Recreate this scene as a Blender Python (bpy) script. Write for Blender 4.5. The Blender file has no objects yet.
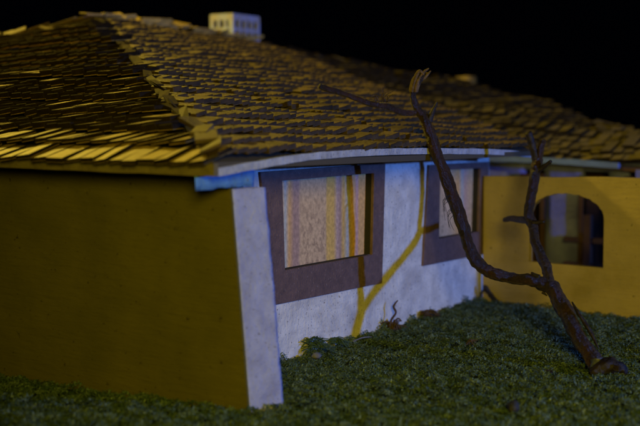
import bpy, math, random
import numpy as np
from mathutils import Vector, Matrix, noise
random.seed(7)
rng = np.random.default_rng(7)
R = math.radians
S = bpy.context.scene
S.unit_settings.system = 'METRIC'
S.unit_settings.scale_length = 0.1          # a hand-made scale model: 1 unit = 10 cm

# ------------------------------------------------------------------ camera
cam_d = bpy.data.cameras.new('camera')
cam = bpy.data.objects.new('camera', cam_d)
S.collection.objects.link(cam)
cam.location = (0, 0, 1.286)
cam.rotation_euler = (R(90) - math.atan(95 / 1200), 0, 0)
cam_d.sensor_width = 36
cam_d.lens = 67.5
cam_d.clip_start = 0.05
cam_d.clip_end = 200
cam_d.dof.use_dof = True
cam_d.dof.focus_distance = 6.45
cam_d.dof.aperture_fstop = 1.05
S.camera = cam

# ------------------------------------------------------------------ world (dark room)
wd = bpy.data.worlds.new('World')
S.world = wd
wd.use_nodes = True
bg = wd.node_tree.nodes['Background']
bg.inputs[0].default_value = (0.25, 0.35, 1.0, 1)
bg.inputs[1].default_value = 0.0004

# ------------------------------------------------------------------ lamps
def spot(name, loc, target, color, power, size, blend, radius):
    d = bpy.data.lights.new(name, 'SPOT')
    d.color = color; d.energy = power; d.spot_size = R(size); d.spot_blend = blend
    d.shadow_soft_size = radius
    o = bpy.data.objects.new(name, d)
    S.collection.objects.link(o)
    o.location = loc
    o.rotation_euler = (Vector(target) - Vector(loc)).to_track_quat('-Z', 'Y').to_euler()
    return o
spot('blue_lamp', (7.10, 3.46, 1.66), (0.5, 7.2, 0.6), (0.095, 0.27, 1.0), 1350, 75, 0.6, 0.10)
spot('yellow_lamp', (0.55, -2.6, 2.5), (1.15, 8.0, 0.30), (1.0, 0.76, 0.055), 1950, 54, 1.0, 0.85)
spot('yellow_roof_lamp', (-4.3, 10.2, 5.3), (-0.1, 8.3, 1.3), (1.0, 0.72, 0.08), 1180, 100, 0.7, 0.20)

S.view_settings.view_transform = 'Standard'
S.view_settings.look = 'None'
S.view_settings.exposure = 0.35
S.view_settings.gamma = 1
S.render.engine = 'CYCLES'

# ------------------------------------------------------------------ materials
def mat(name, base, rough=0.8, var=None, scale=6.0, spec=0.3, bump=0.0, bscale=40.0, speck=None, speck_scale=30, speck_t=0.1,
        stain=None, tint=False, streak=None, speck2=None):
    m = bpy.data.materials.new(name); m.use_nodes = True
    nt = m.node_tree; N = nt.nodes; L = nt.links
    b = N['Principled BSDF']
    b.inputs['Roughness'].default_value = rough
    b.inputs['Specular IOR Level'].default_value = spec
    tc = N.new('ShaderNodeTexCoord')
    def nz(sc, det=6, rough_=0.6, vec=None):
        n = N.new('ShaderNodeTexNoise'); n.inputs['Scale'].default_value = sc
        n.inputs['Detail'].default_value = det; n.inputs['Roughness'].default_value = rough_
        L.new(vec or tc.outputs['Object'], n.inputs['Vector']); return n
    def ramp(fac, p0, p1):
        r = N.new('ShaderNodeMapRange'); r.inputs[1].default_value = p0; r.inputs[2].default_value = p1
        L.new(fac, r.inputs[0]); return r.outputs[0]
    def mix(f, a, c):
        x = N.new('ShaderNodeMix'); x.data_type = 'RGBA'
        if hasattr(f, 'links'): L.new(f, x.inputs[0])
        else: x.inputs[0].default_value = f
        for i, v in ((6, a), (7, c)):
            if isinstance(v, tuple): x.inputs[i].default_value = (*v, 1)
            else: L.new(v, x.inputs[i])
        return x.outputs[2]
    col = base
    if var: col = mix(ramp(nz(scale).outputs[0], .35, .68), base, var)
    if tint:
        at = N.new('ShaderNodeAttribute'); at.attribute_name = 'tint'
        col = mix(at.outputs['Fac'], col, tint)
    if stain:
        col = mix(ramp(nz(2.2, 8, .7).outputs[0], .52, .75), col, stain)
    if speck:
        col = mix(ramp(nz(speck_scale, 3, .7).outputs[0], 1 - speck_t - .3, 1 - speck_t - .25), col, speck)
    if speck2:
        col = mix(ramp(nz(19, 5, .75).outputs[0], .665, .69), col, speck2)
    if isinstance(col, tuple): b.inputs['Base Color'].default_value = (*col, 1)
    else: L.new(col, b.inputs['Base Color'])
    if bump:
        bp = N.new('ShaderNodeBump'); bp.inputs['Strength'].default_value = 1.0
        bp.inputs['Distance'].default_value = bump
        vec = None
        if streak:
            mp = N.new('ShaderNodeMapping'); mp.inputs['Scale'].default_value = streak
            L.new(tc.outputs['Object'], mp.inputs['Vector']); vec = mp.outputs[0]
        L.new(nz(bscale, 8, .65, vec).outputs[0], bp.inputs['Height'])
        L.new(bp.outputs[0], b.inputs['Normal'])
    return m

M = {}
M['white'] = mat('white_plaster', (.62, .61, .60), .85, (.42, .41, .41), 9, .2, .010, 35, (.10, .09, .09), 60, .085, stain=(.36, .34, .34), speck2=(.20, .18, .18))
M['edge'] = mat('edge_plaster', (.28, .31, .50), .85, (.20, .22, .38), 12, .2, .010, 45, (.14, .14, .15), 60, .07)
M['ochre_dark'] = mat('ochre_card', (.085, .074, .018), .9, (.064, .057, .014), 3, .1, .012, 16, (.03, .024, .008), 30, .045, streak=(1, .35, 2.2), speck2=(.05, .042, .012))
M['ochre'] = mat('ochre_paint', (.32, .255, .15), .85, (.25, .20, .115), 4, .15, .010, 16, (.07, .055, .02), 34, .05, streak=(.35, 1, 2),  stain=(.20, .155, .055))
M['beam'] = mat('beam_paint', (.09, .23, .46), .8, (.06, .16, .34), 14, .3, .012, 40, (.12, .12, .12), 40, .08)  # blue lamp light put into the beam's colour to mute the yellow
M['tile'] = mat('wood_tile', (.30, .21, .065), .46, (.19, .13, .042), 22, .6, .010, 55, tint=(.50, .36, .10))  # front slope wood, lightened to paint in brighter lit tops
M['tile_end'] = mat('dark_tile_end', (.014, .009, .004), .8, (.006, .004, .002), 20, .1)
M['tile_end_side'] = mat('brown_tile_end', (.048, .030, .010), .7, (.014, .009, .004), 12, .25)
M['tile_far'] = mat('wood_tile_grey', (.085, .070, .052), .65, (.042, .034, .027), 4, .4, .01, 40, tint=(.16, .13, .09))
M['wing_board'] = mat('wing_board', (.09, .15, .42), .8, (.07, .11, .30), 6)
M['blue_paint'] = mat('blue_paint', (.12, .14, .50), .8, (.08, .09, .38), 6, .2, .01, 30)  # blue lamp light painted into the rear walls and post
M['tile_side'] = mat('wood_tile_brown', (.080, .056, .027), .5, (.040, .027, .014), 18, .5, .010, 55, tint=(.20, .14, .065))  # brown side slope wood, darkened further to paint in dimmer light
M['deck'] = mat('roof_deck', (.05, .042, .03), .9)
M['fascia'] = mat('fascia_paint', (.36, .38, .44), .8, (.24, .25, .28), 16, .25, .012, 40, (.1, .09, .08), 60, .07)
M['fascia_wood'] = mat('fascia_wood', (.12, .10, .05), .8, (.08, .065, .035), 12, .25, .008, 30)
M['frame'] = mat('brown_frame', (.135, .085, .080), .8, (.09, .058, .058), 20, .25, .010, 60, (.20, .15, .15), 75, .07)
M['black'] = mat('black_reveal', (.012, .011, .012), .9)
M['brown'] = mat('dark_wood', (.05, .022, .016), .7, (.03, .015, .012), 10)
M['chimney'] = mat('chimney_paint', (.32, .38, .72), .85, (.34, .31, .31), 14, .2, .01, 30)
M['bark'] = mat('bark', (.032, .0115, .005), .46, (.006, .004, .0035), 11, .55, .045, 42, (.11, .06, .035), 46, .03)
M['bark_end'] = mat('cut_wood', (.13, .085, .045), .7, (.05, .03, .018), 30, .3, .02, 40)
M['bark_dark'] = mat('dark_bark', (.014, .009, .008), .5, (.008, .006, .006), 14, .3, .015, 25)
M['soil'] = mat('green_base', (.020, .032, .012), .95, (.012, .018, .008), 12, .1, .03, 30)
M['grass'] = mat('green_flock', (.028, .060, .040), .7, (.018, .040, .028), 5, .3, tint=(.15, .21, .15))
M['pebble'] = mat('dark_pebble', (.008, .008, .010), .6, (.016, .016, .018), 20, .4, .02, 20)
M['pale'] = mat('pale_scrap', (.13, .14, .18), .8, (.07, .07, .09), 20, .2)
M['collar'] = mat('collar_glue', (.05, .06, .10), .5, (.03, .035, .06), 20)
M['straw'] = mat('dry_stalk', (.060, .036, .022), .75, (.028, .018, .012), 25, .3)

# window print: irregular vertical curtain stripes round a mottled middle
def pane_mat(name, w, stops, mid, x0=0.0, z0=.48, z1=.96):
    m = bpy.data.materials.new(name); m.use_nodes = True
    nt = m.node_tree; N = nt.nodes; L = nt.links; b = N['Principled BSDF']
    b.inputs['Roughness'].default_value = .45
    tc = N.new('ShaderNodeTexCoord'); sp = N.new('ShaderNodeSeparateXYZ')
    L.new(tc.outputs['Object'], sp.inputs[0])
    mr = N.new('ShaderNodeMapRange'); mr.inputs[1].default_value = x0; mr.inputs[2].default_value = x0 + w
    nn = N.new('ShaderNodeTexNoise'); nn.inputs['Scale'].default_value = 5
    L.new(tc.outputs['Object'], nn.inputs['Vector'])
    ad = N.new('ShaderNodeMath'); ad.operation = 'MULTIPLY_ADD'; ad.inputs[1].default_value = .02
    L.new(nn.outputs[0], ad.inputs[0]); L.new(sp.outputs[0], ad.inputs[2]); L.new(ad.outputs[0], mr.inputs[0])
    cr = N.new('ShaderNodeValToRGB'); cr.color_ramp.interpolation = 'LINEAR'
    els = cr.color_ramp.elements
    els[0].position = stops[0][0]; els[0].color = (*stops[0][1], 1)
    els[1].position = stops[-1][0]; els[1].color = (*stops[-1][1], 1)
    for p, c in stops[1:-1]:
        e = els.new(p); e.color = (*c, 1)
    L.new(mr.outputs[0], cr.inputs[0])
    # mottling in the middle of the print
    n2 = N.new('ShaderNodeTexNoise'); n2.inputs['Scale'].default_value = 26; n2.inputs['Detail'].default_value = 6
    L.new(tc.outputs['Object'], n2.inputs['Vector'])
    r2 = N.new('ShaderNodeMapRange'); r2.inputs[1].default_value = .50; r2.inputs[2].default_value = .58
    L.new(n2.outputs[0], r2.inputs[0])
    band = N.new('ShaderNodeValToRGB'); be = band.color_ramp.elements
    be[0].position = mid[0] - .02; be[0].color = (0, 0, 0, 1); be[1].position = mid[0] + .03; be[1].color = (1, 1, 1, 1)
    e = be.new(mid[1] - .03); e.color = (1, 1, 1, 1); e = be.new(mid[1] + .02); e.color = (0, 0, 0, 1)
    L.new(mr.outputs[0], band.inputs[0])
    zz = N.new('ShaderNodeMapRange'); zz.inputs[1].default_value = z1; zz.inputs[2].default_value = z1 - .3
    L.new(sp.outputs[2], zz.inputs[0])
    mu = N.new('ShaderNodeMath'); mu.operation = 'MULTIPLY'; L.new(r2.outputs[0], mu.inputs[0]); L.new(band.outputs[0], mu.inputs[1])
    mu2 = N.new('ShaderNodeMath'); mu2.operation = 'MULTIPLY'; L.new(mu.outputs[0], mu2.inputs[0]); L.new(zz.outputs[0], mu2.inputs[1])
    x = N.new('ShaderNodeMix'); x.data_type = 'RGBA'; L.new(mu2.outputs[0], x.inputs[0])
    L.new(cr.outputs[0], x.inputs[6]); x.inputs[7].default_value = (.36, .24, .14, 1)
    # grime
    n3 = N.new('ShaderNodeTexNoise'); n3.inputs['Scale'].default_value = 45; n3.inputs['Detail'].default_value = 4
    L.new(tc.outputs['Object'], n3.inputs['Vector'])
    r3 = N.new('ShaderNodeMapRange'); r3.inputs[1].default_value = .35; r3.inputs[2].default_value = .7
    r3.inputs[3].default_value = .75; r3.inputs[4].default_value = 1.15
    L.new(n3.outputs[0], r3.inputs[0])
    y = N.new('ShaderNodeMix'); y.data_type = 'RGBA'; y.blend_type = 'MULTIPLY'; y.inputs[0].default_value = 1
    L.new(x.outputs[2], y.inputs[6]); L.new(r3.outputs[0], y.inputs[7])
    L.new(y.outputs[2], b.inputs['Base Color'])
    return m
OR = (.60, .35, .13); LI = (.46, .31, .26); BL = (.38, .40, .38); TA = (.54, .37, .21); PU = (.36, .23, .18); YE = (.60, .38, .10)
M['pane1'] = pane_mat('curtain_print', .93, [(0, OR), (.06, LI), (.09, OR), (.13, BL), (.17, OR), (.22, PU), (.27, PU), (.30, TA), (.58, TA),
    (.60, YE), (.68, YE), (.72, LI), (.76, PU), (.80, YE), (.85, BL), (.89, LI), (.93, OR), (.97, (.5, .3, .3)), (1, OR)], (.30, .60), -.04)
M['pane2'] = pane_mat('curtain_print_pale', .64, [(0, TA), (.12, LI), (.2, TA), (.40, (.6, .42, .26)), (.55, TA), (.7, OR), (.8, BL), (.86, LI), (1, TA)], (.3, .31), 1.85)

# ------------------------------------------------------------------ mesh helpers
def link(o): S.collection.objects.link(o)
def obj(name, vf, m, parent=None, smooth=False, tint=None):
    v, f = vf
    me = bpy.data.meshes.new(name)
    me.from_pydata([tuple(p) for p in v], [], [tuple(q) for q in f])
    me.materials.append(M[m])
    if tint is not None:
        a = me.attributes.new('tint', 'FLOAT', 'POINT'); a.data.foreach_set('value', np.asarray(tint, dtype=np.float32))
    me.update()
    if smooth: me.polygons.foreach_set('use_smooth', [True] * len(me.polygons))
    o = bpy.data.objects.new(name, me); link(o)
    if parent: o.parent = parent
    if m.startswith('tile') and tint is not None:      # shingle ends and sides darkened, shade painted into their colour
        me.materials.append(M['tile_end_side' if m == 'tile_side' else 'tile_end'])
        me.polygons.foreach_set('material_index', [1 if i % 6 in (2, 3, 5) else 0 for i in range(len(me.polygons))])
    return o
def tag(o, label, cat, group=None):
    o['label'] = label; o['category'] = cat
    if group: o['group'] = group
    return o
def empty(name, loc=(0, 0, 0), rz=0.0):
    o = bpy.data.objects.new(name, None); link(o); o.location = loc; o.rotation_euler = (0, 0, rz); o.empty_display_size = .2
    return o
def bevel(o, w=.006, seg=2):
    md = o.modifiers.new('bevel', 'BEVEL'); md.width = w; md.segments = seg; md.limit_method = 'ANGLE'; md.angle_limit = R(40)
    return o
def join(parts):
    V, F = [], []
    for v, f in parts:
        k = len(V); V += list(v); F += [tuple(i + k for i in q) for q in f]
    return V, F
BOXF = [(0, 3, 2, 1), (4, 5, 6, 7), (0, 1, 5, 4), (1, 2, 6, 5), (2, 3, 7, 6), (3, 0, 4, 7)]
def box(x0, x1, y0, y1, z0, z1):
    return [(x0, y0, z0), (x1, y0, z0), (x1, y1, z0), (x0, y1, z0), (x0, y0, z1), (x1, y0, z1), (x1, y1, z1), (x0, y1, z1)], BOXF
def hexa(p):  # eight corners: bottom ring then top ring
    return [tuple(q) for q in p], BOXF
def slab(poly, y0, y1):
    """polygon given in (x, z), counter-clockwise seen from -y, extruded from y0 to y1"""
    n = len(poly)
    V = [(x, y0, z) for x, z in poly] + [(x, y1, z) for x, z in poly]
    F = [tuple(range(n)), tuple(range(2 * n - 1, n - 1, -1))] + [(i, n + i, n + (i + 1) % n, (i + 1) % n) for i in range(n)]
    return V, F
def ring_slab(outer, inner, y0, y1):
    """frame between two polygons with the same number of corners, in (x, z)"""
    n = len(outer)
    V = [(x, y0, z) for x, z in outer] + [(x, y0, z) for x, z in inner] + [(x, y1, z) for x, z in outer] + [(x, y1, z) for x, z in inner]
    F = []
    for i in range(n):
        j = (i + 1) % n
        F += [(i, j, n + j, n + i), (2 * n + j, 2 * n + i, 3 * n + i, 3 * n + j), (j, i, 2 * n + i, 2 * n + j), (n + i, n + j, 3 * n + j, 3 * n + i)]
    return V, F

# ------------------------------------------------------------------ ground
def hgt(x, y):
    return .018 * noise.noise(Vector((x * 1.3, y * 1.3, 0))) + .010 * noise.noise(Vector((x * 4, y * 4, 3))) - .006
nx, ny = 110, 110
xs = np.linspace(-9, 9, nx); ys = np.linspace(1.5, 18, ny)
V = [(x, y, hgt(x, y) - .012) for y in ys for x in xs]
F = [(j * nx + i, j * nx + i + 1, (j + 1) * nx + i + 1, (j + 1) * nx + i) for j in range(ny - 1) for i in range(nx - 1)]
g = obj('ground', (V, F), 'soil', smooth=True); g['kind'] = 'structure'

# ------------------------------------------------------------------ house frame: x = along the white wall, y = into the house, z up
HX, HY = -0.18504, 6.26242
HA = math.atan2(0.858126, 0.513439)
house = empty('model_house', (HX, HY, 0), HA)
tag(house, 'model house with shingled hip roof, ochre end wall and white wall with brown windows', 'model house')
def h2w(x, y):
    return (HX + .513439 * x - .858126 * y, HY + .858126 * x + .513439 * y)
def w2h(X, Y):
    a, b = X - HX, Y - HY
    return (.513439 * a + .858126 * b, -.858126 * a + .513439 * b)

# end wall: its front is ochre card, its battered right edge is bare plaster
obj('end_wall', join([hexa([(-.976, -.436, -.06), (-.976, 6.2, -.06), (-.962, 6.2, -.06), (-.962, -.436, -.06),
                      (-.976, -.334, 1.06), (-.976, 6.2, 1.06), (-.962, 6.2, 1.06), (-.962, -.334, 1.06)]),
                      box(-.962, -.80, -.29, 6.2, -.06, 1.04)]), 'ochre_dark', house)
# roughened edge strip, displaced mesh grid
def rough_strip():
    nz_, nw = 60, 12
    V, F = [], []
    for k in range(nz_ + 1):
        t = k / nz_; z = -.06 + 1.035 * t
        for i in range(nw + 1):
            s = i / nw
            x0, x1 = -.962, -.770
            x = x0 + (x1 - x0) * s
            yb = -(.432 + .060 * s) ; yt = -(.335 + .055 * s)
            y = yb + (yt - yb) * t
            wob = .004 * noise.noise(Vector((x * 14, z * 14, 1))) + .003 * noise.noise(Vector((x * 50, z * 50, 5)))
            edge = .006 * noise.noise(Vector((z * 16, i, 2))) if i in (0, nw) else 0
            V.append((x + edge, y + wob, z))
    n = len(V)
    for k in range(nz_ + 1):
        for i in range(nw + 1):
            x, y, z = V[k * (nw + 1) + i]; V.append((x, -.30, z))
    W = nw + 1
    for k in range(nz_):
        for i in range(nw):
            a = k * W + i
            F.append((a, a + 1, a + W + 1, a + W))
        a = k * W; F.append((a, a + W, n + a + W, n + a))
        a = k * W + nw; F.append((a, n + a, n + a + W, a + W))
    for i in range(nw):
        a = nz_ * W + i; F.append((a, a + 1, n + a + 1, n + a))
    return V, F
e = obj('wall_edge', rough_strip(), 'edge', house, True)
e['label'] = 'bare pale plaster edge of the end wall'

# white wall with two window openings
WT = 1.045
O1 = [(-.03, .478), (.965, .474), (.985, .965), (-.06, .965)]
O2 = [(1.84, .485), (2.53, .480), (2.555, .935), (1.86, .95)]
def wall_mesh():
    y0, y1 = 0.0, .09
    ps = []
    xs_ = [-.79, -.03, .965, 1.84, 2.53, 3.4]
    ps.append(slab([(-.79, -.06), (3.4, -.06), (3.4, .478), (-.79, .478)], y0, y1))
    ps.append(slab([(-.79, .978), (3.4, .958), (3.4, WT), (-.79, WT)], y0, y1))
    ps.append(slab([(-.79, .478), (-.045, .478), (-.045, .978), (-.79, .978)], y0, y1))
    ps.append(slab([(.975, .478), (1.85, .478), (1.85, .968), (.975, .968)], y0, y1))
    ps.append(slab([(2.54, .478), (3.4, .478), (3.4, .958), (2.54, .958)], y0, y1))
    return join(ps)
# one continuous face grid instead of stacked boxes so that no seams show
def wall_grid():
    gx = sorted(set([round(v, 4) for v in np.arange(-.79, 2.74, .03)] + [-.045, .975, 1.85, 2.54]))
    gz = sorted(set([round(v, 4) for v in np.arange(-.06, 1.05, .03)] + [.480, .966]))
    idx = {}; V = []; F = []
    def hole(x, z):
        return (.480 < z < .966) and ((-.045 < x < .975) or (1.85 < x < 2.54))
    def vid(i, k, b):
        if (i, k, b) not in idx:
            x, z = gx[i], gz[k]
            dy = .006 * noise.noise(Vector((x * 2.1, z * 2.4, 0))) + .003 * noise.noise(Vector((x * 11, z * 11, 4)))
            idx[(i, k, b)] = len(V); V.append((x, (.10 if b else dy), z))
        return idx[(i, k, b)]
    ok = lambda i, k: 0 <= i < len(gx) - 1 and 0 <= k < len(gz) - 1 and not hole((gx[i] + gx[i + 1]) / 2, (gz[k] + gz[k + 1]) / 2)
    for i in range(len(gx) - 1):
        for k in range(len(gz) - 1):
            if not ok(i, k): continue
            F.append((vid(i, k, 0), vid(i + 1, k, 0), vid(i + 1, k + 1, 0), vid(i, k + 1, 0)))
            F.append((vid(i, k, 1), vid(i, k + 1, 1), vid(i + 1, k + 1, 1), vid(i + 1, k, 1)))
            for di, dk, a, b in ((-1, 0, (i, k + 1), (i, k)), (1, 0, (i + 1, k), (i + 1, k + 1)), (0, -1, (i, k), (i + 1, k)), (0, 1, (i + 1, k + 1), (i, k + 1))):
                if not ok(i + di, k + dk):
                    F.append((vid(*a, 0), vid(*a, 1), vid(*b, 1), vid(*b, 0)))
    return V, F
obj('side_wall', wall_grid(), 'white', house, True)
bevel(obj('back_wall', box(8.0, 8.1, .6, 6.2, -.05, 1.0), 'white', house), .004)
bevel(obj('left_wall', box(-.79, 8.0, 6.1, 6.19, -.05, 1.0), 'white', house), .004)

# beam (wall plate) lying on the end wall, pushed out beyond it
def rough_box(x0, x1, y0, y1, z0, z1, step=.03, amp=.006, seed=0):
    """box with subdivided, slightly uneven faces"""
    nx_ = max(1, int((x1 - x0) / step)); ny_ = max(1, int((y1 - y0) / step)); nz_ = max(1, int((z1 - z0) / step))
    idx = {}; V = []; F = []
    def vid(i, j, k):
        if (i, j, k) not in idx:
            p = Vector((x0 + (x1 - x0) * i / nx_, y0 + (y1 - y0) * j / ny_, z0 + (z1 - z0) * k / nz_))
            q = p * 13 + Vector((seed, seed, seed))
            p += amp * Vector((noise.noise(q), noise.noise(q + Vector((9, 0, 0))), noise.noise(q + Vector((0, 9, 0)))))
            idx[(i, j, k)] = len(V); V.append(tuple(p))
        return idx[(i, j, k)]
    for i in range(nx_):
        for j in range(ny_):
            F.append((vid(i, j, 0), vid(i, j + 1, 0), vid(i + 1, j + 1, 0), vid(i + 1, j, 0)))
            F.append((vid(i, j, nz_), vid(i + 1, j, nz_), vid(i + 1, j + 1, nz_), vid(i, j + 1, nz_)))
    for i in range(nx_):
        for k in range(nz_):
            F.append((vid(i, 0, k), vid(i + 1, 0, k), vid(i + 1, 0, k + 1), vid(i, 0, k + 1)))
            F.append((vid(i, ny_, k), vid(i, ny_, k + 1), vid(i + 1, ny_, k + 1), vid(i + 1, ny_, k)))
    for j in range(ny_):
        for k in range(nz_):
            F.append((vid(0, j, k), vid(0, j, k + 1), vid(0, j + 1, k + 1), vid(0, j + 1, k)))
            F.append((vid(nx_, j, k), vid(nx_, j + 1, k), vid(nx_, j + 1, k + 1), vid(nx_, j, k + 1)))
    return V, F
wp = rough_box(-1.262, -.82, -.368, -.30, .985, 1.062, .02, .010)
wp = ([(x, -.366 + (y + .366) * min(1, .01 + max(0, x + 1.262) * 5), z) for x, y, z in wp[0]], wp[1])   # end hewn to a thin edge
b_ = obj('wall_plate', wp, 'beam', house, True)
b_['label'] = 'pale blue beam end sticking out under the roof corner'

# windows
def window(outer, inner, pane, mname, mull=None):
    fr = obj('window', ring_slab(outer, inner, -.016, .004), 'frame', house)
    bevel(fr, .003)
    rv_in = [(x, z) for x, z in inner]
    ex = [(x + (.02 if i in (1, 2) else -.02), z + (.015 if i > 1 else -.015)) for i, (x, z) in enumerate(inner)]
    rv = obj('reveal', ring_slab(ex, rv_in, .0045, .060), 'black', fr)
    pn = obj('pane', slab(pane, .042, .054), mname, fr)
    return fr
window([(-.114, .320), (1.065, .295), (1.100, 1.015), (-.249, 1.015)],
       [(-.020, .492), (.940, .480), (.958, .962), (-.045, .962)],
       [(-.07, .46), (.99, .46), (.99, .98), (-.07, .98)], 'pane1')
window([(1.624, .338), (2.640, .318), (2.685, .975), (1.702, .985)],
       [(1.862, .495), (2.518, .488), (2.535, .935), (1.875, .945)],
       [(1.83, .46), (2.56, .46), (2.56, .98), (1.83, .98)], 'pane2')

# ------------------------------------------------------------------ roofs
C = np.array([-1.25, -.45, 1.115]); E = np.array([2.42, -.45, 1.075]); A = np.array([2.0, 3.0, 2.04]); B = np.array([4.3, 3.0, 1.975])
Lc = np.array([-1.25, 6.5, 1.10]); Bk = np.array([8.0, 3.6, 1.7])
def shingles(BL_, BR_, TR_, TL_, rows, tw, length, thick, roll=9, lift=6, seed=1, sag=.03, jit=1.0, eave=False, skip=.004, trim=.8):
    """rows of overlapping rectangular shingles on a four-cornered roof slope"""
    r = np.random.default_rng(seed)
    V, F, T = [], [], []
    for k in range(rows):
        t = (k + .0) / rows
        a = BL_ + (TL_ - BL_) * t; b = BR_ + (TR_ - BR_) * t
        a2 = BL_ + (TL_ - BL_) * (t + .05); b2 = BR_ + (TR_ - BR_) * (t + .05)
        L_ = np.linalg.norm(b - a)
        if L_ < tw: continue
        ex = (b - a) / L_
        nrm0 = np.cross(ex, (a2 + b2) / 2 - (a + b) / 2 + 1e-9); nrm0 /= np.linalg.norm(nrm0)
        if nrm0[2] < 0: nrm0 = -nrm0
        up = np.cross(nrm0, ex)
        if np.dot(up, (a2 + b2) / 2 - (a + b) / 2) < 0: up = -up
        expo = abs(np.dot(((BL_ + TL_) - (BL_ + BL_)), up)) / rows
        shl = max(0.0, float(np.dot(TL_ - BL_, ex)) / rows / expo * length * trim); shr = max(0.0, -float(np.dot(TR_ - BR_, ex)) / rows / expo * length * trim)
        if eave and k < 2: shr *= .15 + .5 * k
        s = -tw * r.uniform(0, .5) + shl; L_ -= shr; rowl = r.normal(0, .005) * jit
        base_t = r.uniform(0, .4)
        while s < L_:
            wd_ = tw * r.uniform(.86, 1.14)
            c = a + ex * (s + wd_ / 2)
            wave = sag * noise.noise(Vector((float(c[0]) * 1.1, float(c[1]) * 1.1, seed))) + sag * .45 * noise.noise(Vector((float(c[0]) * 4, k * .9, seed)))
            s += wd_
            if r.random() < skip: continue
            low = eave and k < 2; lw1 = eave and k == 1
            ln = length * r.uniform(.9, 1.12) * ((.95 if k == 0 else 1.0) if low else 1); hw = wd_ * (.50 if low else .54)
            ro = R((6 if low else roll) + r.normal(0, 3.5) * jit); li = R(((8 if lw1 else 0) if low else lift) + r.normal(0, 2.2) * jit); yaw = R(r.normal(0, 3.2) * jit)
            exl = ex * math.cos(yaw) + up * math.sin(yaw); upl = up * math.cos(yaw) - ex * math.sin(yaw)
            exr = exl * math.cos(ro) + nrm0 * math.sin(ro); nr = nrm0 * math.cos(ro) - exl * math.sin(ro)
            ur = upl * math.cos(li) - nr * math.sin(li); nn_ = nr * math.cos(li) + upl * math.sin(li)
            o = c + nrm0 * (wave * (.4 if low else 1) + rowl + ((.012 if k == 0 else .034) if low else .030) + r.normal(0, .003) * jit) + up * (r.normal(0, .010) * jit - ((.085 if k == 0 else .06) if low else 0))
            k0 = len(V); th = thick * r.uniform(.8, 1.25) * (.55 if low else 1)
            jt = lambda: r.normal(0, .0022, 3) * jit
            for dz in (0, th):
                for sx, sy in ((-1, 0), (1, 0), (1, 1), (-1, 1)):
                    V.append(o + exr * hw * sx * (1 if sy else r.uniform(.93, 1.03)) + ur * ln * sy + nn_ * dz + jt())
            F += [tuple(q + k0 for q in fc) for fc in BOXF]
            tv = r.uniform(.25, .95) if low and k == 0 else min(1, max(0, r.beta(1.3, 2.2) + base_t * .3)); T += [tv] * 8  # lowest eave row tinted brighter as a painted highlight
    return (V, F), T
vf, T = shingles(Lc, C, A, A + np.array([0, .01, 0]), 22, .088, .205, .030, seed=3, sag=.040, lift=11.5, jit=.62, roll=6, eave=True, skip=.012)
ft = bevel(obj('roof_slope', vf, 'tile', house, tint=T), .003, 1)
ft['label'] = 'front roof slope of shingles over the ochre end wall'
vf, T = shingles(C, E, B, A, 26, .074, .168, .023, seed=5, sag=.030, lift=11.5, jit=.38, roll=10, skip=.012)
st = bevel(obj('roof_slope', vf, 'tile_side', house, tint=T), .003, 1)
st['label'] = 'long roof slope of shingles over the white wall'
# boarding under the shingles
def pts(*p): return [tuple(q) for q in p]
dz = np.array([0, 0, -.012])
Bk2 = np.array([8.1, -.2, 1.0]); Bk3 = np.array([8.1, 6.5, 1.0])
obj('roof_deck', (pts(C + dz, E + dz, B + dz, A + dz, Lc + dz, Bk3 + dz, np.array([6.5, 3.0, 1.9]) + dz,
                      C + dz * 3.5, E + dz * 3.5, Bk3 + dz * 3.5, Lc + dz * 3.5),
                  [(0, 1, 2, 3), (4, 0, 3), (4, 3, 2, 6, 5), (1, 5, 6, 2), (7, 8, 1, 0), (10, 7, 0, 4), (7, 10, 9, 8), (8, 9, 5, 1), (9, 10, 4, 5)]), 'deck', house)
# fascia boards
def board(path, w_in, h, seed=0, n=60, amp=.003):
    """board following a path (x, y, z of its lower outer edge); w_in = thickness vector"""
    P = [Vector(p) for p in path]; V = []; F = []
    seg = len(P) - 1
    for i in range(n + 1):
        t = i / n * seg; k = min(int(t), seg - 1); u = t - k
        p0 = P[max(k - 1, 0)]; p1 = P[k]; p2 = P[k + 1]; p3 = P[min(k + 2, seg)]
        p = .5 * ((2 * p1) + (p2 - p0) * u + (2 * p0 - 5 * p1 + 4 * p2 - p3) * u * u + (3 * p1 - p0 - 3 * p2 + p3) * u ** 3)
        q = lambda a: amp * noise.noise(Vector((p.x * 9, p.y * 9, a + seed)))
        w = Vector(w_in)
        V += [p + Vector((0, 0, q(0))), p + w + Vector((0, 0, q(0))), p + w + Vector((0, 0, h + q(3))), p + Vector((0, 0, h + q(3)))]
    for i in range(n):
        for j in range(4):
            a = i * 4 + j; b = i * 4 + (j + 1) % 4
            F.append((a, b, b + 4, a + 4))
    F += [(3, 2, 1, 0), tuple(n * 4 + j for j in range(4))]
    return V, F
obj('fascia', board([(-1.236, -.462, 1.044), (-.9, -.464, 1.068), (-.4, -.462, 1.092), (.4, -.46, 1.092), (1.3, -.46, 1.072), (1.9, -.45, 1.050), (2.45, -.43, 1.018)],
                    (0, .035, 0), .034), 'fascia', house)['label'] = 'pale painted fascia board along the white wall'
obj('fascia', board([(-1.266, 6.5, 1.06), (-1.266, 3, 1.065), (-1.266, 1, 1.06), (-1.266, -.466, 1.045)], (.03, 0, 0), .052, 5), 'fascia_wood', house)['label'] = 'yellowish wooden fascia board over the end wall'
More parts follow.
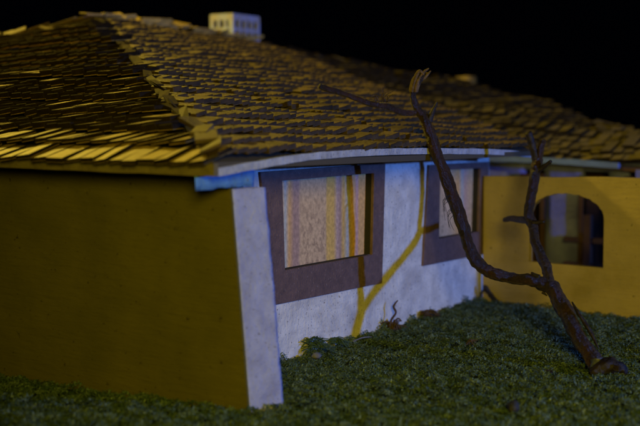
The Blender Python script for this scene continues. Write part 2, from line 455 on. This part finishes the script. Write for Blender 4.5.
# ridge and hip shingles, laid flat and larger, loosely
def caps(P, Q, n, size, seed, lift=.05, mname='tile', start=0.0, end=1.0, parent=house, name='ridge_cap', yawj=.25, tone=1.0):
    r = np.random.default_rng(seed); V, F, T = [], [], []
    P = np.array(P); Q = np.array(Q); d = (Q - P) / np.linalg.norm(Q - P); sd = np.cross(d, [0, 0, 1]); sd /= np.linalg.norm(sd); up = np.cross(sd, d)
    for i in range(n):
        t = start + (end - start) * (i + r.uniform(-.2, .2)) / n
        o = P + (Q - P) * t + up * (lift + r.normal(0, .008)); ya = r.normal(0, yawj)
        dd = d * math.cos(ya) + sd * math.sin(ya); ss = sd * math.cos(ya) - d * math.sin(ya); pit = r.normal(.08, .06); ro = r.normal(0, .22)
        dd = dd * math.cos(pit) + up * math.sin(pit); ss = ss * math.cos(ro) + up * math.sin(ro)
        L_ = size[0] * r.uniform(.8, 1.2); W_ = size[1] * r.uniform(.8, 1.2); k0 = len(V)
        for z in (0, size[2] * r.uniform(.8, 1.3)):
            for sx, sy in ((-1, -1), (1, -1), (1, 1), (-1, 1)):
                V.append(o + dd * L_ * sx / 2 + ss * W_ * sy / 2 + np.array([0, 0, z]) + r.normal(0, .003, 3))
        F += [tuple(q + k0 for q in fc) for fc in BOXF]; T += [min(1, r.beta(2, 2)) * tone] * 8
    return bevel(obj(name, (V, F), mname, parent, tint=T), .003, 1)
caps(A, B, 26, (.24, .14, .028), 11, .030, end=.95)
caps(C + np.array([.02, .02, 0]), A, 46, (.16, .05, .012), 12, .020, 'tile_end_side', name='hip_cap', yawj=.25, tone=.2)
for q in range(4):
    caps(C + np.array([.05, .05, .02]), A, 1, (.15, .09, .018), 18 + q, .040, 'tile_side', name='corner_shingle', yawj=.3, tone=.5, start=.022 * q, end=.022 * q + .02)
caps(Lc, A, 52, (.20, .08, .014), 13, .026, 'tile_side', name='hip_cap', yawj=.35, tone=.5)
# chimney pot house with two rows of holes
def chimney():
    x0, x1, y0, y1, z0, z1 = 3.76, 4.20, 2.955, 3.215, 1.87, 2.225
    root = obj('chimney', rough_box(x0 + .03, x1 - .03, y0 + .03, y1 - .03, z0, z1 - .02, .05, .002), 'black', house)
    ps = []
    zs = [(1.93, 2.062), (2.105, 2.155), (2.195, z1)]  # solid bands between the hole rows
    for a, b in ((z0, 2.012), (2.078, 2.112), (2.178, z1)):
        ps += [box(x0, x1, y0, y0 + .035, a, b), box(x0, x1, y1 - .035, y1, a, b), box(x0, x0 + .034, y0 + .035, y1 - .035, a, b), box(x1 - .034, x1, y0 + .035, y1 - .035, a, b)]
    for a, b in ((2.012, 2.078), (2.112, 2.178)):
        for i in range(5):
            c = x0 + .022 + (x1 - x0 - .044) * i / 4
            ps += [box(c - .014 if i else x0, c + .014 if i < 4 else x1, y0, y0 + .033, a, b)]
        for i in range(4):
            c = y0 + .022 + (y1 - y0 - .044) * i / 3
            if i in (0, 3): continue
            ps += [box(x0 + .001, x0 + .032, c - .013, c + .013, a, b)]
        ps += [box(x0, x0 + .033, y0 + .034, y0 + .05, a, b), box(x0, x0 + .033, y1 - .04, y1 - .001, a, b)]
    ps += [box(x0 + .004, x1 - .004, y0 + .004, y1 - .004, z1 - .012, z1 + .012)]
    obj('chimney_shell', join(ps), 'chimney', root)['label'] = 'pale pierced chimney shell with two rows of square holes'
chimney()

# ------------------------------------------------------------------ arched garden wall
AW = empty('courtyard_wall', (1.16953, 8.43045, 0), math.atan2(-.65137, .75876))
tag(AW, 'low ochre garden wall with an arched opening, right of the white wall', 'garden wall')
def arch_wall():
    th = .045; X0, X1 = -.02, 2.4
    x0, x1, zb, zs, zc = .352, .912, .302, .615, .782
    n = 28
    arc = [(x0 + (x1 - x0) * .5 * (1 - math.cos(math.pi * i / n)), zs + (zc - zs) * math.sin(math.pi * i / n) ** .9 + .004 * math.sin(i * 2.3)) for i in range(n + 1)]
    inner = [(x0, zb)] + [(x0, zs - .001)] + arc[1:-1] + [(x1, zs - .001), (x1, zb)]
    inner = inner[::-1]          # counter-clockwise from bottom right is reversed below
    V, F = [], []
    top = lambda x: .880 + .024 * x / 1.16 + .003 * math.sin(x * 9)
    def vert(x, y, z): V.append((x, y, z)); return len(V) - 1
    def quad(p):  # p four (x,z)
        a = [vert(x, 0, z) for x, z in p]; b = [vert(x, th, z) for x, z in p]
        F.append(tuple(a)); F.append(tuple(reversed(b)))
    quad([(X0, -.05), (x0, -.05), (x0, top(x0)), (X0, top(X0))])
    quad([(x0, -.05), (x1, -.05), (x1, zb), (x0, zb)])
    xr = [x1 + (X1 - x1) * i / 12 for i in range(13)]
    for a, b in zip(xr[:-1], xr[1:]): quad([(a, -.05), (b, -.05), (b, top(b)), (a, top(a))])
    up = [(x0, zs)] + arc[1:-1] + [(x1, zs)]
    for (a, za), (b, zb_) in zip(up[:-1], up[1:]): quad([(a, za), (b, zb_), (b, top(b)), (a, top(a))])
    # reveal and top and ends
    loop = [(x0, zb)] + up + [(x1, zb), (x0, zb)]
    for (a, za), (b, zb_) in zip(loop[:-1], loop[1:]):
        F.append((vert(a, 0, za), vert(a, th, za), vert(b, th, zb_), vert(b, 0, zb_)))
    tx = [X0, x0] + [p[0] for p in arc[1:]] + xr[1:]
    for a, b in zip(tx[:-1], tx[1:]):
        F.append((vert(a, 0, top(a)), vert(b, 0, top(b)), vert(b, th, top(b)), vert(a, th, top(a))))
    for x in (X0, X1):
        F.append((vert(x, 0, -.05), vert(x, 0, top(x)), vert(x, th, top(x)), vert(x, th, -.05)))
    return V, F
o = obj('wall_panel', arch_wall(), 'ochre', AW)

# ------------------------------------------------------------------ rear wing behind the garden wall
RW = empty('rear_wing', (1.55, 9.95, 0), math.atan2(-.60, .80))
tag(RW, 'blurred rear wing with shingled roof, pale walls and dark doorways behind the arched wall', 'model house')
def rw(X, Y, Z):
    a, b = X - 1.55, Y - 9.95
    return np.array([.80 * a - .60 * b, .60 * a + .80 * b, Z])
P0 = rw(1.30, 10.14, .985); BR = rw(3.40, 8.56, .835); K = rw(1.50, 12.35, 1.585); Bw = rw(*h2w(4.15, 3.0), 1.92)
vf, T = shingles(P0, BR, K, Bw, 19, .09, .235, .034, seed=9, sag=.07, lift=11, roll=8, jit=.7, trim=0)
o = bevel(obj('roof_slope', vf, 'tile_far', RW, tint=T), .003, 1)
Pb = rw(3.9, 12.6, .84); Pc = rw(2.2, 15.0, .9)
obj('roof_deck', (pts(P0 + dz, BR + dz, K + dz, Bw + dz, Pb + dz, Pc + dz, P0 + dz * 3, BR + dz * 3, Pb + dz * 3, Pc + dz * 3),
                  [(0, 1, 2, 3), (1, 4, 2), (4, 5, 2), (5, 3, 2), (6, 9, 8, 7), (6, 7, 1, 0), (7, 8, 4, 1), (8, 9, 5, 4)]), 'deck', RW)
caps(BR, K, 30, (.20, .13, .02), 21, .012, 'tile_far', parent=RW)
caps(K, Bw, 30, (.24, .16, .035), 22, .015, 'tile_far', parent=RW)
obj('ridge_finial', rough_box(K[0] - .09, K[0] + .09, K[1] - .10, K[1] + .06, K[2] + .01, K[2] + .13, .05, .03, 4), 'tile', RW, True)
obj('ridge_finial', rough_box(K[0] - .42, K[0] - .22, K[1] - .08, K[1] + .06, K[2] + .07, K[2] + .13, .05, .02, 9), 'tile', RW, True)
d0 = rw(1.42, 10.03, 0); d1 = rw(2.33, 9.345, 0); d2 = BR
obj('fascia', board([(d0[0], d0[1] - .02, .925), ((d0[0] + d1[0]) / 2, (d0[1] + d1[1]) / 2 - .02, .920), (d1[0], d1[1] - .02, .893)], (0, .04, 0), .045), 'wing_board', RW)
obj('fascia', board([(d1[0] + .02, d1[1] + .0, .875), (d2[0], d2[1] + .02, .84)], (0, .03, 0), .03, 3), 'brown', RW)
# wall line of the wing, 0.18 behind the eave, with doorways
def rear_wall():
    # local x along the eave; pillars and panels between dark openings
    ps = []; y0, y1 = .08, .16
    for a, b in ((-.55, .115), (.30, .64), (.86, 1.02), (1.22, 1.30), (1.75, 3.0)):
        ps.append(rough_box(a, b, y0, y1, -.05, .95, .06, .004, int(a * 50)))
    ps.append(rough_box(-.55, 3.0, y0 + .002, y1 - .002, .86, .96, .08, .003, 77))
    return join(ps)
obj('wall', rear_wall(), 'blue_paint', RW, True)
obj('dark_interior', box(-.5, 3.0, .40, .44, -.05, .95), 'brown', RW)
for a, b, z in ((.115, .30, .80), (.64, .86, .78), (1.02, 1.22, .80)):
    fr = obj('doorway', ring_slab([(a - .02, -.02), (b + .02, -.02), (b + .02, z + .03), (a - .02, z + .03)], [(a + .02, .01), (b - .02, .01), (b - .02, z - .01), (a + .02, z - .01)], .05, .078), 'brown', RW)
obj('veranda_post', box(1.14, 1.19, -.06, -.01, -.05, .89), 'blue_paint', RW)
obj('veranda_rail', join([box(.55, 1.4, -.06, -.03, .30, .34), box(.55, 1.4, -.06, -.03, .10, .14), box(.72, .78, -.07, -.02, -.04, .52), box(.98, 1.03, -.07, -.02, -.04, .42)]), 'brown', RW)
obj('veranda_floor', box(-.3, 3.0, -.35, .08, -.05, .06), 'brown', RW)

# ------------------------------------------------------------------ the dry branch
def tube(path, radii, sides=14, seed=0, knob=.10, sub=7, cap=True):
    if sides >= 10: sides = int(sides * 1.5); sub = 13
    P = [Vector(p) for p in path]; n = len(P); pts_, rs = [], []; radii = [q * .81 for q in radii]
    for k in range(n - 1):
        p0 = P[max(k - 1, 0)]; p1 = P[k]; p2 = P[k + 1]; p3 = P[min(k + 2, n - 1)]
        for j in range(sub):
            u = j / sub
            pts_.append(.5 * ((2 * p1) + (p2 - p0) * u + (2 * p0 - 5 * p1 + 4 * p2 - p3) * u * u + (3 * p1 - p0 - 3 * p2 + p3) * u ** 3))
            rs.append(radii[k] * (1 - u) + radii[k + 1] * u)
    pts_.append(P[-1]); rs.append(radii[-1])
    V, F = [], []; m = len(pts_)
    ref = Vector((.3, 1, .2)).normalized()
    for i, (p, r) in enumerate(zip(pts_, rs)):
        d = (pts_[min(i + 1, m - 1)] - pts_[max(i - 1, 0)]).normalized()
        x = (ref - d * ref.dot(d)).normalized(); ref = x; y = d.cross(x)
        for s in range(sides):
            a = 2 * math.pi * s / sides
            v = x * math.cos(a) + y * math.sin(a)
            q = p * 9 + v * .5 + Vector((seed, 0, 0))
            rr = r * (1 + knob * 1.6 * noise.noise(q) + knob * noise.noise(Vector((s * .9, i * .12, seed))) + knob * 1.0 * noise.noise(p * 38 + v * 1.5) + knob * .8 * noise.noise(Vector((v.x * 5 + seed, v.y * 5 + v.z * 5, i * .05))))
            V.append(p + v * rr)
    for i in range(m - 1):
        for s in range(sides):
            a = i * sides + s; b = i * sides + (s + 1) % sides
            F.append((a, b, b + sides, a + sides))
    c0 = len(V); V.append(pts_[0] - (pts_[1] - pts_[0]).normalized() * rs[0] * .3)
    c1 = len(V); V.append(pts_[-1] + (pts_[-1] - pts_[-2]).normalized() * rs[-1] * .3)
    for s in range(sides):
        F.append((c0, (s + 1) % sides, s)); F.append((c1, (m - 1) * sides + s, (m - 1) * sides + (s + 1) % sides))
    return V, F
bx0, by0 = 1.430, 6.05
branch = empty('dry_branch', (bx0, by0, 0))
tag(branch, 'forked bare brown branch planted in the turf, leaning left over the roof', 'branch')
#BRANCH
rel = lambda L_: [(x - bx0, y - by0, z) for x, y, z in L_]
trunk_p = [(1.440, 6.03, -.03), (1.411, 6.07, .045), (1.357, 6.17, .130), (1.305, 6.33, .262), (1.256, 6.46, .375)]
A_p = [(1.262, 6.44, .360), (1.160, 6.50, .405), (1.09, 6.54, .405), (.970, 6.59, .425), (.904, 6.62, .457), (.845, 6.63, .530),
       (.790, 6.66, .700), (.728, 6.67, .880), (.650, 6.68, 1.090), (.590, 6.70, 1.270), (.545, 6.70, 1.330), (.515, 6.69, 1.405), (.525, 6.68, 1.46), (.560, 6.66, 1.53)]
B_p = [(1.250, 6.45, .372), (1.262, 6.66, .460), (1.262, 6.95, .545), (1.278, 7.19, .645), (1.262, 7.23, .715), (1.290, 7.25, .880), (1.305, 7.24, .99), (1.320, 7.23, 1.045)]
body = join([tube(rel(trunk_p), [.055, .052, .051, .053, .050], 16, 1, .17),
             tube(rel(A_p), [.040, .042, .037, .038, .041, .040, .039, .038, .038, .037, .027, .020, .024, .030], 16, 2, .18),
             tube(rel(B_p), [.034, .036, .033, .038, .035, .034, .038, .030], 14, 3, .18)])
bd = obj('stem', body, 'bark', branch, True)
def stub(path, rad, mname='bark', name='side_shoot', seed=4, knob=.14, sides=10):
    return obj(name, tube(rel(path), rad, sides, seed, knob), mname, branch, True)
stub([(.560, 6.70, 1.325), (.470, 6.70, 1.315), (.375, 6.69, 1.350), (.262, 6.68, 1.372), (.120, 6.66, 1.425), (.030, 6.64, 1.450), (-.004, 6.63, 1.462)],
     [.026, .026, .024, .020, .019, .021, .019], name='side_shoot', seed=5)['label'] = 'long thin shoot reaching left above the shingles'
stub([(.600, 6.70, 1.255), (.622, 6.69, 1.315), (.648, 6.68, 1.375)], [.028, .017, .006], 'bark_dark', seed=6)
stub([(1.272, 7.21, .672), (1.235, 7.40, .660), (1.205, 7.52, .655), (1.172, 7.60, .640)], [.028, .026, .022, .018], seed=7)
stub([(1.312, 7.24, 1.02), (1.275, 7.22, 1.12), (1.248, 7.20, 1.20)], [.030, .027, .024], 'bark_dark', seed=8)
stub([(1.318, 7.23, 1.03), (1.328, 7.21, 1.11), (1.332, 7.19, 1.155)], [.028, .024, .021], 'bark', seed=9)
stub([(1.315, 7.24, .965), (1.350, 7.20, 1.00), (1.378, 7.16, 1.03)], [.022, .018, .012], 'bark_dark', seed=10)
stub([(1.278, 7.17, .66), (1.335, 7.12, .67)], [.018, .010], 'bark_dark', seed=11)
# broken pale top
for i in range(6):
    a = i * 1.05; dx = .016 * math.cos(a); dy = .016 * math.sin(a); r = random.uniform
    stub([(.518 + dx, 6.68 + dy, 1.43), (.530 + dx * 1.2, 6.67 + dy, 1.49), (.560 + dx * 1.8 + r(-.01, .01), 6.66 + dy * 1.5, 1.53 + r(-.02, .02)), (.585 + dx * 1.6, 6.65 + dy, 1.548 + r(-.03, .012))],
         [.013, .014, .012, .005], 'bark_end', 'broken_tip', 20 + i, .25, 7)
# loose bark strip behind trunk
stub([(1.335, 6.30, .315), (1.368, 6.24, .25), (1.405, 6.17, .175), (1.435, 6.11, .10)], [.004, .015, .013, .004], 'bark_dark', 'loose_bark', 31, .3, 8)
stub([(1.190, 6.47, .425), (1.150, 6.49, .445)], [.016, .007], 'bark_dark', 'bud', 33)
stub([(1.205, 6.44, .345), (1.225, 6.42, .330)], [.012, .004], 'bark_dark', 'bud', 34)
# root knot in the turf
kn = join([tube(rel([(1.355, 5.93, .010), (1.40, 5.93, .030), (1.46, 5.94, .045), (1.51, 5.96, .025), (1.545, 5.97, .005)]), [.014, .036, .050, .044, .016], 14, 41, .22),
           tube(rel([(1.43, 5.99, .00), (1.452, 5.97, .045), (1.475, 5.95, .075)]), [.04, .045, .025], 12, 42, .25)])
obj('root_knot', kn, 'bark_dark', branch, True)
obj('cut_face', tube(rel([(1.475, 5.905, .045), (1.492, 5.885, .042)]), [.028, .020], 10, 43, .2), 'bark', branch, True)
obj('glue_collar', tube(rel([(1.424, 6.035, .02), (1.420, 6.05, .055)]), [.056, .0535], 14, 44, .2), 'collar', branch, True)
# frayed fibres hanging from the stem
fib = []
for i in range(9):
    t = random.random(); x = .77 - .05 * t + random.uniform(-.02, .0); z = .74 + .16 * t
    x0 = .765 - .035 * t
    p = [(x0 - .02, 6.64, z), (x0 - .04 - random.uniform(0, .02), 6.62, z - .03), (x0 - .035 + random.uniform(-.02, .03), 6.61, z - random.uniform(.06, .12))]
    fib.append(tube(rel(p), [.002, .0016, .001], 4, i, 0, 3))
obj('frayed_fibre', join(fib), 'bark_dark', branch, True)
fib = []
for i in range(8):
    x0 = .33 + random.uniform(-.05, .05)
    p = [(x0, 6.67, 1.375), (x0 + random.uniform(-.03, .03), 6.64, 1.41), (x0 + random.uniform(-.06, .07), 6.62, 1.42 + random.uniform(-.02, .03))]
    fib.append(tube(rel(p), [.004, .004, .002], 4, i, 0, 3))
obj('frayed_fibre', join(fib), 'straw', branch, True)

# ------------------------------------------------------------------ turf: countless little shreds of green flock
def turf():
    N = 190000
    # area in front of the camera, denser near
    Y = 4.3 + (9.3 - 4.3) * rng.random(N * 2) ** 1.15
    X = (rng.random(N * 2) * 2 - 1) * (.32 * Y + .15)
    # keep off the house, inside of end wall / white wall
    a = X - HX; b = Y - HY
    hx = .513439 * a + .858126 * b; hy = -.858126 * a + .513439 * b
    inside = ((hx > -.80) & (hy > .0)) | ((hx > -.965) & (hx <= -.77) & (hy > -.42))
    s = (X - 1.16953) * .75876 - (Y - 8.43045) * .65137; dpt = (X - 1.16953) * .65137 + (Y - 8.43045) * .75876
    keep = ~inside & (dpt < .0)
    X = X[keep][:N]; Y = Y[keep][:N]
    ew = rng.uniform(-.1, 2.55, 5200); eo = -rng.random(5200) ** 1.6 * .07                      # ragged edge at the wall foot
    X = np.concatenate([X, HX + .513439 * ew - .858126 * eo]); Y = np.concatenate([Y, HY + .858126 * ew + .513439 * eo]); n = len(X)
    lift_ = np.zeros(n); lift_[-5200:] = rng.random(5200) ** 2 * .055 * np.clip(1 + eo / .07, 0, 1) * np.clip(np.array([noise.noise(Vector((float(q) * 5, 0, 1))) for q in ew]) * 1.6 + .5, .1, 1.2)
    Z = np.array([hgt(float(x), float(y)) for x, y in zip(X, Y)]) - .004
    clump = np.array([noise.noise(Vector((float(x) * 7, float(y) * 7, 8))) for x, y in zip(X, Y)])
    fine = np.array([noise.noise(Vector((float(x) * 15, float(y) * 15, 2))) for x, y in zip(X, Y)])
    th = rng.random(n) * 2 * np.pi; tilt = rng.uniform(.05, 1.2, n); ln = rng.uniform(.006, .021, n) * (1 + .5 * clump); wd_ = rng.uniform(.0018, .0052, n)
    NS = 4
    V = np.zeros((n, 2 * NS, 3), dtype=np.float32)
    p = np.stack([X, Y, Z + lift_ + rng.uniform(0, .012, n) + .030 * np.clip(fine, -.3, 1)], 1)
    curl = rng.normal(0, .9, n); drop = rng.uniform(.2, .9, n)
    for k in range(NS):
        a_ = th + curl * k; t_ = tilt - drop * k
        d = np.stack([np.cos(a_) * np.cos(t_), np.sin(a_) * np.cos(t_), np.sin(t_)], 1)
        sd = np.stack([-np.sin(a_), np.cos(a_), np.full(n, .5)], 1) * (wd_ * (1 - .22 * k))[:, None]
        V[:, 2 * k] = p - sd; V[:, 2 * k + 1] = p + sd
        p = p + d * (ln * .5)[:, None]
    me = bpy.data.meshes.new('grass')
    me.vertices.add(n * 2 * NS); me.vertices.foreach_set('co', V.ravel())
    i0 = (np.arange(n) * 2 * NS)[:, None] + (np.arange(NS - 1) * 2)[None, :]
    loops = np.stack([i0, i0 + 1, i0 + 3, i0 + 2], 2).ravel()
    me.loops.add(len(loops)); me.loops.foreach_set('vertex_index', loops.astype(np.int32))
    me.polygons.add(n * (NS - 1)); me.polygons.foreach_set('loop_start', (np.arange(n * (NS - 1)) * 4).astype(np.int32))
    me.update(calc_edges=True)
    at = me.attributes.new('tint', 'FLOAT', 'POINT')
    tv = np.repeat(np.clip(rng.beta(.6, 2.6, n) + .2 * clump + .25 * fine, 0, 1), 2 * NS).astype(np.float32)
    at.data.foreach_set('value', tv)
    me.materials.append(M['grass'])
    o = bpy.data.objects.new('grass', me); link(o); o['kind'] = 'stuff'
    tag(o, 'fine green flock turf covering the ground in front of the house', 'grass')
turf()

# ------------------------------------------------------------------ little things lying in the turf
def lump(name, loc, size, mname, label, cat, seed, squash=.6):
    V, F = [], []
    n, m = 10, 7
    for j in range(m + 1):
        ph = math.pi * j / m
        for i in range(n):
            a = 2 * math.pi * i / n
            v = Vector((math.sin(ph) * math.cos(a), math.sin(ph) * math.sin(a), math.cos(ph)))
            r = size * (1 + .35 * noise.noise(v * 1.6 + Vector((seed, 0, 0))) + .15 * noise.noise(v * 5 + Vector((seed, 0, 0))))
            V.append((v.x * r, v.y * r, v.z * r * squash + size * .35))
    for j in range(m):
        for i in range(n):
            F.append((j * n + i, (j + 1) * n + i, (j + 1) * n + (i + 1) % n, j * n + (i + 1) % n))
    o = obj(name, (V, F), mname, None, True); o.location = loc
    return tag(o, label, cat)
lump('pebble', (.850, 5.20, .008), .030, 'pebble', 'small black pebble in the foreground turf', 'pebble', 3, .9)
lump('crumb', (-.02, 6.33, .01), .028, 'pale', 'white crumb at the foot of the white wall near the house corner', 'crumb', 8)
def stalks(name, loc, paths, label, cat, mname='straw'):
    o = obj(name, join([tube(p, r, 6, i, .25, 4) for i, (p, r) in enumerate(paths)]), mname, None, True); o.location = loc
    return tag(o, label, cat)
# dried weed against the white wall
wx, wy = h2w(1.12, -.06)
wl = [([(0, 0, 0), (-.012, .0, .06), (.018, .0, .11), (.004, .0, .15), (.03, .01, .185)], [.010, .009, .008, .010, .004])]
for i in range(16):
    a = random.uniform(0, 6.28); l = random.uniform(.05, .13)
    wl.append(([(random.uniform(-.03, .05), random.uniform(-.03, .03), .01), (l * .5 * math.cos(a), l * .4 * math.sin(a), random.uniform(.03, .07)), (l * math.cos(a), l * .6 * math.sin(a), random.uniform(.0, .06))], [.006, .006, .003]))
stalks('dried_weed', (wx, wy, 0), wl, 'dried brown weed with an upright stalk against the white wall', 'weed')
def tangle(loc, n, r, label, seed, mname='straw', h=.05, name='dead_sprig'):
    random.seed(seed); L_ = []
    for i in range(n):
        a = random.uniform(0, 6.28); b = a + random.uniform(1.5, 3.5)
        L_.append(([(r * math.cos(a), r * .7 * math.sin(a), random.uniform(0, h * .5)), (random.uniform(-.3, .3) * r, random.uniform(-.3, .3) * r, random.uniform(h * .4, h)), (r * math.cos(b), r * .7 * math.sin(b), random.uniform(0, h))], [.002, .0038, .0018]))
    return stalks(name, loc, L_, label, 'dead sprig', mname)
x, y = h2w(1.62, -.06); tangle((x, y, .01), 24, .075, 'reddish dead sprig at the foot of the white wall under the second window', 5)
tangle((.85, 6.66, .012), 7, .035, 'tiny curled straw lying alone in the middle of the turf', 6, h=.04)
x, y = h2w(.22, -.07); tangle((x, y, .015), 34, .10, 'green and brown sprig beside the white crumb at the wall foot', 7, 'grass', .09)
x, y = h2w(.48, -.04); tangle((x, y, .0), 26, .07, 'green tuft climbing the foot of the white wall', 8, 'grass', .06)
x, y = h2w(.62, -.12)
stalks('pale_stick', (x, y, .03), [([(-.05, -.05, .0), (.0, 0, .012), (.06, .055, .008)], [.005, .005, .004])], 'short pale stick lying in the turf near the white wall', 'stick', 'pale')
x, y = h2w(2.50, -.10)
stalks('dark_twig', (x, y, 0), [([(.05, -.05, .0), (.015, 0, .05), (-.02, 0, .10), (-.035, 0, .105)], [.022, .024, .020, .012]), ([(-.01, 0, .10), (-.045, .0, .07), (-.05, 0, .03)], [.018, .010, .006])],
       'black curled twig bit in the corner where the white wall meets the arched wall', 'twig', 'bark_dark')
tangle((1.13, 5.98, .0), 5, .05, 'dark dead sprig left of the branch foot', 11, 'bark_dark', .025)
